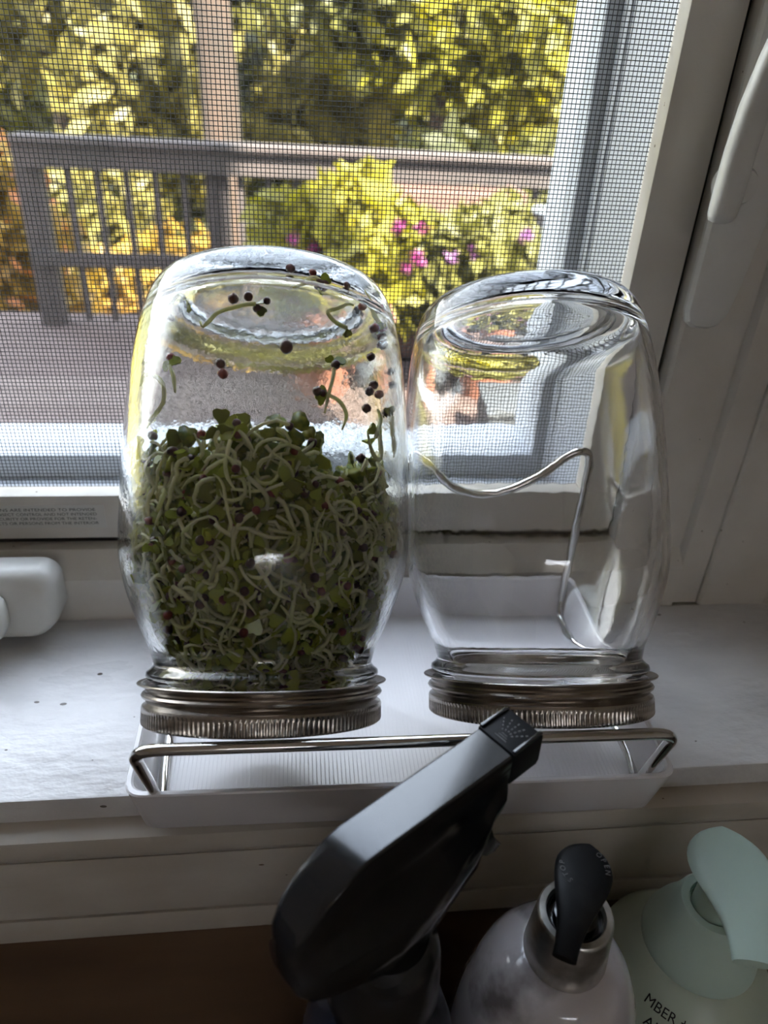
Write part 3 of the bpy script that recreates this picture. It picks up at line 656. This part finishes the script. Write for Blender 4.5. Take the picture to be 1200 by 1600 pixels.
# ------------------------------------------------------------------ bottles on the counter
CZ = -.235
def spray_bottle():
    t = thing('spray_bottle', 'glossy black trigger spray bottle in front of the tray', 'spray bottle', (.0229, .1155, CZ), math.atan2(.5664, .8241))
    z0 = -CZ
    lathe_obj('bottle', [(0, 0), (.024, 0), (.0262, .003), (.0268, .01), (.0268, .150), (.0266, .175), (.0258, .195), (.0238, .212), (.0205, .224), (.0158, .2305), (.0140, .2335), (.0140, .240), (0, .240)], 'dark_bottle', t, 72)
    V = []; prof = [(.0138, .2372), (.0165, .2376), (.0170, .2400), (.0166, .2500), (.0160, .2575), (.0150, .2620), (.0120, .2660), (0, .2665)]
    lathe_obj('collar', prof, 'dark_collar', t, 64)
    secs = [(-.0345, .0630, .0500, .0030, .0040), (-.0335, .0660, .0465, .0048, .0068), (-.0310, .0700, .0432, .0056, .0086), (-.0250, .0762, .0402, .0060, .0105), (-.0180, .0806, .0375, .0061, .0118), (-.0135, .0819, .0352, .0061, .0122), (-.006, .0820, .0318, .0061, .0124),
            (.004, .0820, .0305, .0062, .0118), (.012, .0820, .0335, .0062, .0108), (.020, .0820, .0372, .0063, .0095), (.0265, .0820, .0398, .0063, .0086), (.0290, .0820, .0470, .0063, .0082), (.0310, .0820, .0560, .0064, .0078), (.0352, .0820, .0592, .0064, .0074)]
    rings = []
    for u, zt, zb, wt, wb in secs:
        h = zt - zb; P = []
        right = [(0, zt), (wt * .55, zt), (wt - .0007, zt - .00005), (wt - .0001, zt - .0006), (wt + .0002, zt - .0018), (wt + .0002, zt - h * .26), (wt + (wb - wt) * .15, zt - h * .42), (wt + (wb - wt) * .75, zt - h * .58), (wb, zt - h * .72), (wb * .92, zt - h * .90), (wb * .70, zt - h * .975), (0, zb)]
        left = [(-y, z) for y, z in right[-2:0:-1]]
        rings.append([(u, -y, z + z0) for y, z in right + left])
    loft('trigger_head', rings, 'black_plastic', t, angle=32)
    # nozzle cap
    cap = prism('nozzle_cap', [(-.0066, .0705 + z0), (.0066, .0705 + z0), (.0068, .0725 + z0), (.0068, .0822 + z0), (-.0068, .0822 + z0), (-.0068, .0725 + z0)], 'x', .0358, .0478, 'black_matte', t, bevel=.0005)
    prism('nozzle_neck', [(-.0055, .066 + z0), (.0055, .066 + z0), (.006, .080 + z0), (-.006, .080 + z0)], 'x', .0345, .0364, 'black_plastic', t)
    for y in (-.0060, .0060): box('cap_ridge', .0362, .0476, y - .0006, y + .0006, .0820 + z0, .0830 + z0, 'black_plastic', cap, bevel=.0002)
    V = []; F = []
    def dash(x, y, a, l, w):
        c, s = math.cos(a), math.sin(a); n = len(V)
        for z in (.0821, .0824): V.extend([(x + c * i * l - s * j * w, y + s * i * l + c * j * w, z + z0) for i, j in ((-1, -1), (1, -1), (1, 1), (-1, 1))])
        F.extend([(n + 4, n + 5, n + 6, n + 7), (n, n + 1, n + 5, n + 4), (n + 1, n + 2, n + 6, n + 5), (n + 2, n + 3, n + 7, n + 6), (n + 3, n, n + 4, n + 7)])
    for r in (.0030, .0044, .0058, .0072):
        for a in (-.62, -.31, 0, .31, .62): dash(.0378 + r * math.cos(a), r * math.sin(a), a, .00032, .00016)
    for x, w in ((.0374, .0020), (.0383, .0014), (.0391, .0009)): dash(x, 0, 0, .00012, w)
    tag(obj('spray_emblem', V, F, 'black_scuff', cap), 'embossed spray fan emblem')
    # trigger
    rr = []
    for u, z, th, w in ((.0255, .062, .0035, .0058), (.0290, .054, .0034, .0060), (.0315, .0485, .0028, .0062), (.0345, .0440, .0020, .0062), (.0378, .0412, .0011, .0060), (.0392, .0405, .0005, .0056)):
        rr.append([(u - th * .3, w, z + z0 + th), (u + th, w, z + z0 + th * .2), (u + th, -w, z + z0 + th * .2), (u - th * .3, -w, z + z0 + th), (u - th, -w, z + z0 - th), (u - th, w, z + z0 - th)])
    loft('trigger', rr, 'black_plastic', t, angle=45)
spray_bottle()

def paddle(name, m, parent, cx, cy, r, tip, hw, z0, thick, droop, dome=0.0, n=18):
    """teardrop pump top: a round end that narrows to a drooping nozzle; local coords"""
    dx, dy = tip[0] - cx, tip[1] - cy; Lh = math.hypot(dx, dy); dx /= Lh; dy /= Lh
    st = [-r * math.cos(PI * .5 * i / 8) for i in range(0, 9)] + [Lh * (.06 + .94 * i / 14) for i in range(15)]
    rings = []
    for s in st:
        if s <= 0: w = math.sqrt(max(0, r * r - s * s))
        else:
            q = s / Lh; e = q * q * (3 - 2 * q); w = math.sqrt(max(0, 1 - (q * .85) ** 2)) * r * (1 - e) + hw * e
        w = max(w, .0004); q = max(0, s / Lh); dz = -droop * q ** 2.2; th = thick * (1 - .25 * q)
        ring = []
        for k in range(n):
            a = 2 * PI * k / n; c, sn = math.cos(a), math.sin(a)
            y = w * math.copysign(abs(c) ** .8, c); zz = th * .5 * math.copysign(abs(sn) ** .75, sn) - dome * (y / r) ** 2 - dome * (min(s, 0) / r) ** 2
            ring.append((cx + dx * s - dy * y, cy + dy * s + dx * y, z0 + dz + zz))
        rings.append(ring)
    return loft(name, rings, m, parent, angle=50)

def pearl_bottle():
    ax, ay = .0822, .1226
    t = thing('soap_dispenser', 'pearly white round soap bottle with silver collar and black pump', 'soap bottle', (ax, ay, CZ)); zz = -CZ
    prof = [(0, 0), (.026, 0), (.0295, .004), (.0315, .016), (.0322, .06), (.0322, .165)]
    for i in range(1, 11): a = PI / 2 * i / 10; prof.append((.0130 + .0192 * math.cos(a), .165 + (.0700) * math.sin(a)))
    prof += [(.0125, .2365), (0, .2365)]
    lathe_obj('bottle', prof, 'pearl', t, 80)
    z1, z2 = .0004 + zz, .0200 + zz
    lathe_obj('collar', [(.0128, z1 - .0006), (.0131, z1), (.0127, z1 + .006), (.0116, z2 - .001), (.0114, z2), (.0110, z2 + .0004), (.0092, z2 + .0004), (.0088, z2 - .0004), (.0088, z1 + .004), (.0, z1 + .004)], 'silver', t, 64)
    lathe_obj('inner_ring', [(.0087, z2 - .008), (.0087, z2 - .0016), (.0078, z2 - .0010), (.0076, z2 - .003), (.0068, z2 - .0030), (.0066, z2 + .0006), (.0050, z2 + .0010), (.0048, z2 + .012), (0, z2 + .012)], 'black_plastic', t, 48)
    h = paddle('pump_head', 'black_pump', t, .0833 - ax, .1268 - ay, .0085, (.0708 - ax, .1044 - ay), .0034, .0348 + zz, .0034, .0045)
    zt = .0348 + zz + .0017
    ang = math.atan2(.1044 - .1268, .0708 - .0833)
    for s, a0 in (('OPEN', -.95), ('STOP', 2.2)):
        for i, ch in enumerate(s):
            a = ang + PI + a0 - i * .30 * (1 if a0 < 0 else 1) + .45
            M = Matrix.Translation((.0833 - ax + .0060 * math.cos(a), .1268 - ay + .0060 * math.sin(a), zt - .00005)) @ Matrix.Rotation(a - PI / 2, 4, 'Z')
            text_mesh('lettering', ch, .0022, 'black_scuff', h, M, 'CENTER', .00004)
pearl_bottle()

def mint_bottle():
    ax, ay = .1488, .1434
    t = thing('hand_soap_bottle', 'pale mint green soap bottle with broad matching pump and black lettering', 'soap bottle', (ax, ay, CZ)); zz = -CZ
    prof = [(0, 0), (.029, 0), (.0325, .003), (.0342, .010), (.0345, .020), (.0345, .1600), (.0344, .1660), (.0339, .1712), (.0330, .1748), (.0212, .1941), (.0200, .1946), (0, .1946)]
    lathe_obj('bottle', prof, 'mint_body', t, 80)
    b = t.children[-1]
    z1 = -.0405 + zz
    lathe_obj('collar', [(.0, z1 - .002), (.0205, z1 - .002), (.0209, z1), (.0206, z1 + .003), (.0188, z1 + .008), (.0160, z1 + .0135), (.0140, z1 + .019), (.0128, z1 + .0228), (.0118, z1 + .0240), (.0090, z1 + .0240), (.0090, z1 + .020), (0, z1 + .020)], 'mint', t, 64)
    lathe_obj('stem', [(0, z1 + .018), (.0078, z1 + .018), (.0076, z1 + .0415), (0, z1 + .0415)], 'mint', t, 40)
    paddle('pump_head', 'mint', t, .1500 - ax, .1452 - ay, .0148, (.1425 - ax, .1150 - ay), .0062, .0035 + zz, .0052, .0060, dome=.0016)
    # lettering wrapped round the sloping shoulder that faces the room
    for s, a_st, a_end, rr, size in (('MBER +', -2.64, -2.06, .0281, .0056), ('ALOE', -2.52, -2.10, .0316, .0056)):
        o = text_mesh('lettering', s, size, 'black_ink', b, Matrix(), 'LEFT', .00003)
        mx = max(v.co.x for v in o.data.vertices)
        for v in o.data.vertices:
            x, y, w = v.co; a = a_st + (a_end - a_st) * x / mx; r = rr - y * .52; z = .1748 + (.0330 - r) * 1.6356
            r += (.00012 + w) * .854; z += (.00012 + w) * .52; v.co = (r * math.cos(a), r * math.sin(a), z)
mint_bottle()

# ------------------------------------------------------------------ outside: deck, railing, planting
def leaves(n, c, rad, size, rng, shell=.35):
    d = rng.normal(size=(n, 3)); d /= np.linalg.norm(d, axis=1)[:, None]; r = (shell + (1 - shell) * rng.random(n)) ** .6
    bump = 1 + .22 * np.sin(5 * d[:, 0] + 3 * d[:, 1]) * np.cos(4 * d[:, 2] + 2)
    p = np.array(c) + d * (r * bump)[:, None] * np.array(rad)
    a = rng.normal(size=(n, 3)); a /= np.linalg.norm(a, axis=1)[:, None]; b = np.cross(a, rng.normal(size=(n, 3))); b /= np.linalg.norm(b, axis=1)[:, None]
    s = size * (.8 + 1.5 * rng.random(n))[:, None]
    V = np.stack([p - a * s, p + b * s * .45, p + a * s, p - b * s * .45], 1).reshape(-1, 3); return V
def quads(name, V, m, parent=None):
    n = len(V) // 4; me = bpy.data.meshes.new(name); me.vertices.add(4 * n); me.vertices.foreach_set('co', V.astype(np.float32).ravel())
    me.loops.add(4 * n); me.loops.foreach_set('vertex_index', np.arange(4 * n, dtype=np.int32)); me.polygons.add(n)
    me.polygons.foreach_set('loop_start', np.arange(0, 4 * n, 4, dtype=np.int32)); me.update(calc_edges=True); me.materials.append(MATS[m])
    o = bpy.data.objects.new(name, me); COL.objects.link(o); o.parent = parent; return o

def tree(name, label, base, trunk_r, trunk_h, blobs, m, size=.09, group='trees beyond the railing', cat='tree'):
    t = thing(name, label, cat, base, group=group)
    if trunk_r:
        pts = spline([(0, 0, -.05), (.04, .02, trunk_h * .35), (-.05, .03, trunk_h * .7), (.03, 0, trunk_h)], 5)
        tube('trunk', pts, [trunk_r * (1.25 - .6 * i / (len(pts) - 1)) for i in range(len(pts))], 'bark', t, 12)
    V = np.concatenate([leaves(n, c, r, size, NP) for n, c, r in blobs]); quads('foliage', V, m, t)
    return t

def exterior():
    # lawn and the wooded rise behind it
    struct(box('lawn', -30, 30, .46, 16, -2.3, -2.0, 'lawn'))
    V = []; F = []; nx, ny = 40, 24
    for j in range(ny + 1):
        for i in range(nx + 1):
            x = -40 + 80 * i / nx; y = 12 + 34 * j / ny; q = j / ny
            V.append((x, y, -2.4 + 9.5 * q ** 1.1 + .5 * math.sin(x * .7 + j) * q + .3 * math.sin(x * 1.9 + 2 * j)))
    for j in range(ny):
        for i in range(nx): a = j * (nx + 1) + i; F.append((a, a + 1, a + nx + 2, a + nx + 1))
    struct(obj('hillside_ground', V, F, 'hill_green', smooth=True))
    # deck: each board a piece of its own
    deck = struct(bpy.data.objects.new('deck_floor', None)); COL.objects.link(deck); deck.location = (.3, 1.75, -.7)
    b0 = None
    for i in range(19):
        y = .52 + .142 * i - 1.75
        if b0 is None: b0 = box('deck_board', -2.6, 3.2, 0, .136, -.04, 0, 'deck_wood', deck, bevel=.004, seg=1); o = b0
        else: o = b0.copy(); COL.objects.link(o); o.parent = deck
        o.location = (0, y, 0)
    box('deck_rim', -2.6, 3.2, 1.46, 1.50, -.25, 0, 'deck_wood', deck)
    # railing
    rl = thing('deck_railing', 'weathered wooden deck railing with square balusters behind the flowers', 'railing', (0, 3.05, -.7))
    X0, X1 = -1.0, 3.0
    box('top_cap', X0, X1, -.08, .06, .672, .697, 'rail_wood', rl, bevel=.004)
    box('face_board', X0, X1, -.05, -.012, .592, .672, 'rail_wood', rl)
    box('lower_rail', X0, X1, -.035, .0, .245, .295, 'rail_wood', rl)
    bal = None; x = X0 + .06
    while x < X1:
        if bal is None: bal = box('baluster', -.0115, .0115, -.008, .016, .03, .672, 'rail_wood', rl); o = bal
        else: o = bal.copy(); COL.objects.link(o); o.parent = rl
        o.location = (x, 0, 0); x += .104
    for x in (X0 + .02, -.30, 1.35, 2.9): box('post', x - .042, x + .042, .0, .085, -.02, .672, 'rail_wood', rl)
    # flowers in pots
    def pot_plant(name, label, base, r, h, blobs, m, flowers):
        t = thing(name, label, 'potted plant', base, group='potted plants on the deck')
        lathe_obj('pot', [(0, 0), (r * .68, 0), (r * .95, h * .88), (r, h * .88), (r * 1.02, h), (r * .92, h), (r * .88, h * .9), (0, h * .9)], 'terracotta', t, 40)
        lathe_obj('soil', [(0, h * .905), (r * .88, h * .905), (0, h * .91)], 'soil', t, 32)
        quads('foliage', np.concatenate([leaves(n, c, rr, .035, NP) for n, c, rr in blobs]), m, t)
        for fm, pts in flowers:
            for p in pts: quads('blossom', leaves(16, p, (.018, .018, .016), .010, NP), fm, t)
    rr = random.Random(4)
    fl = lambda n, x0, x1, z0, z1, y=-.24: [(rr.uniform(x0, x1), y + rr.uniform(-.03, .05), rr.uniform(z0, z1)) for _ in range(n)]
    pot_plant('flowering_plant', 'bushy yellow green potted plant dotted with magenta blossoms', (.12, 2.42, -.7), .17, .26, [(1700, (0, 0, .45), (.30, .24, .22)), (600, (.05, 0, .33), (.24, .2, .14))], 'foliage_lime',
              [('petal', fl(9, -.28, -.05, .32, .55, -.22) + fl(5, .08, .26, .42, .58, -.2) + fl(4, .0, .25, .3, .42))])
    pot_plant('flowering_plant', 'darker green potted plant with purple blossoms in front of the wooden planter', (.58, 2.38, -.7), .15, .22, [(1500, (0, 0, .38), (.24, .2, .22))], 'foliage_mid',
              [('petal_purple', fl(12, -.16, .2, .28, .56, -.19))])
    # wooden planter box, storage boxes and a pale tub
    pl = thing('wooden_planter', 'salmon coloured wooden planter box against the railing', 'planter', (.53, 2.78, -.7))
    for i in range(5): box('plank', -.25, .25, -.10, -.078, .02 + i * .118, .132 + i * .118, 'planter_wood', pl, bevel=.003, seg=1)
    for x in (-.26, .238): box('side_panel', x, x + .022, -.10, .12, 0, .61, 'planter_wood', pl)
    box('rear_panel', -.25, .25, .10, .12, 0, .60, 'planter_wood', pl); box('soil', -.238, .238, -.078, .10, .45, .55, 'soil', pl)
    for lab, (x, y, w, d, h) in (('low dark grey storage box on the deck near the house', (.64, 1.93, .30, .22, .17)), ('taller dark grey storage box on the deck by the planter', (.98, 2.62, .26, .22, .24))):
        t = thing('storage_box', lab, 'box', (x, y, -.7), group='storage boxes on the deck')
        box('body', -w / 2, w / 2, -d / 2, d / 2, 0, h * .85, 'dark_box', t, bevel=.01); box('lid', -w / 2 - .01, w / 2 + .01, -d / 2 - .01, d / 2 + .01, h * .85, h, 'dark_box_lid', t, bevel=.008)
    t = thing('patio_tub', 'pale blue white plastic tub on a stand by the railing', 'tub', (.98, 2.86, -.7))
    lathe_obj('tub', [(0, .36), (.09, .36), (.115, .52), (.122, .525), (.122, .535), (.108, .535), (.085, .38), (0, .38)], 'pale_plastic', t, 40)
    for i in range(4): a = PI / 4 + i * PI / 2; tube('leg', [(.08 * math.cos(a), .08 * math.sin(a), 0), (.07 * math.cos(a), .07 * math.sin(a), .37)], .012, 'rail_wood', t, 8)
    # trees and shrubs, each on its own ground
    G = -2.0
    tree('garden_tree', 'tall tree with a straight brown trunk behind the railing', (-.66, 7.0, G), .15, 5.5, [(500, (1.1, .2, 2.9), (.7, .5, .5)), (2200, (-.2, .6, 5.6), (2.4, 1.6, 1.7))], 'foliage_mid')
    tree('garden_tree', 'slender tree with a pinkish trunk at the far left', (-2.45, 9.0, G), .10, 4.5, [(1500, (-.3, 0, 3.2), (1.2, .9, 1.3)), (2200, (-1.2, .3, 6.2), (2.4, 1.6, 2.0))], 'foliage_cream')
    tree('garden_tree', 'tree with bright lime foliage at the upper right', (1.35, 7.6, G), .10, 2.6, [(1600, (0, 0, 2.75), (1.05, .8, .75)), (900, (.9, .2, 2.5), (.8, .6, .8)), (500, (-.75, 0, 2.55), (.4, .4, .45)), (2000, (.5, .8, 4.6), (1.6, 1.2, 1.4))], 'foliage_lime', .08)
    tree('garden_tree', 'tree with a reddish trunk and olive leaves by the window edge', (2.15, 9.0, G), .09, 3.6, [(1300, (.2, 0, 3.0), (1.1, .8, 1.1)), (2400, (.8, .3, 6.0), (2.4, 1.6, 2.1))], 'foliage_cream')
    tree('garden_tree', 'pale cream green leafy tree left of the middle', (-1.45, 8.4, G), .08, 2.0, [(1500, (0, 0, 2.2), (.85, .7, .75)), (700, (.5, 0, 1.5), (.6, .5, .5))], 'foliage_cream', .08)
    tree('garden_tree', 'pale cream green leafy tree right of the straight trunk', (.30, 8.8, G), .08, 2.0, [(1500, (0, 0, 2.1), (.75, .7, .9)), (700, (.3, 0, 1.2), (.7, .5, .5))], 'foliage_cream', .08)
    sh = 'shrubs beyond the railing'
    tree('garden_shrub', 'dark green shrub under the lime tree', (1.15, 6.6, G), 0, 0, [(1600, (0, 0, 1.2), (.75, .6, .62))], 'foliage_dark', .07, sh, 'shrub')
    tree('garden_shrub', 'golden yellow shrub low behind the balusters', (-.95, 5.6, G), 0, 0, [(1500, (0, 0, .65), (.75, .5, .55))], 'foliage_gold', .06, sh, 'shrub')
    tree('garden_shrub', 'cream flecked shrub behind the left end of the railing', (-1.75, 6.2, G), 0, 0, [(1500, (0, 0, 1.0), (.7, .5, .7))], 'foliage_cream', .06, sh, 'shrub')
    s = tree('garden_shrub', 'orange flowering shrub at the left edge of the window', (-1.55, 4.0, G), 0, 0, [(1500, (0, 0, 1.15), (.42, .4, .75))], 'foliage_gold', .05, sh, 'shrub')
    quads('blossoms', leaves(220, (0, -.05, 1.3), (.44, .4, .7), .03, NP, .8), 'petal_orange', s)
    tree('garden_shrub', 'green shrub behind the right end of the railing', (2.0, 5.6, G), 0, 0, [(1500, (0, 0, 1.3), (.8, .5, .8))], 'foliage_mid', .06, sh, 'shrub')
    tree('garden_shrub', 'dark shrub in the gap left of the straight trunk', (-1.15, 9.6, G), 0, 0, [(1200, (0, 0, 1.3), (.9, .6, .8))], 'foliage_dark', .08, sh, 'shrub')
    tree('garden_shrub', 'dark leaved shrub right of the straight trunk', (-.05, 10.2, G), 0, 0, [(1400, (0, 0, 1.6), (1.0, .6, 1.2))], 'foliage_dark', .08, sh, 'shrub')  # leaves take the darkest foliage colour
    for i, (x, y, m, lab) in enumerate(((-4.6, 13, 'foliage_mid', 'far bushy tree at the left of the wooded rise'), (-2.2, 13.6, 'foliage_dark', 'far dark tree on the wooded rise behind the pinkish trunk'), (0.2, 13.2, 'foliage_mid', 'far green tree in the middle of the wooded rise'),
                              (2.6, 13.5, 'foliage_lime', 'far lime green tree on the wooded rise at the right'), (5.0, 13, 'foliage_mid', 'far green tree on the wooded rise beyond the window edge'))):
        tree('woodland_tree', lab, (x, y, -1.9), .16, 3.2, [(2200, (0, 0, 2.7), (1.6, 1.0, 2.3)), (1800, (.2, .3, 6.6), (1.9, 1.2, 2.4))], m, .13, 'trees on the wooded rise')
exterior()
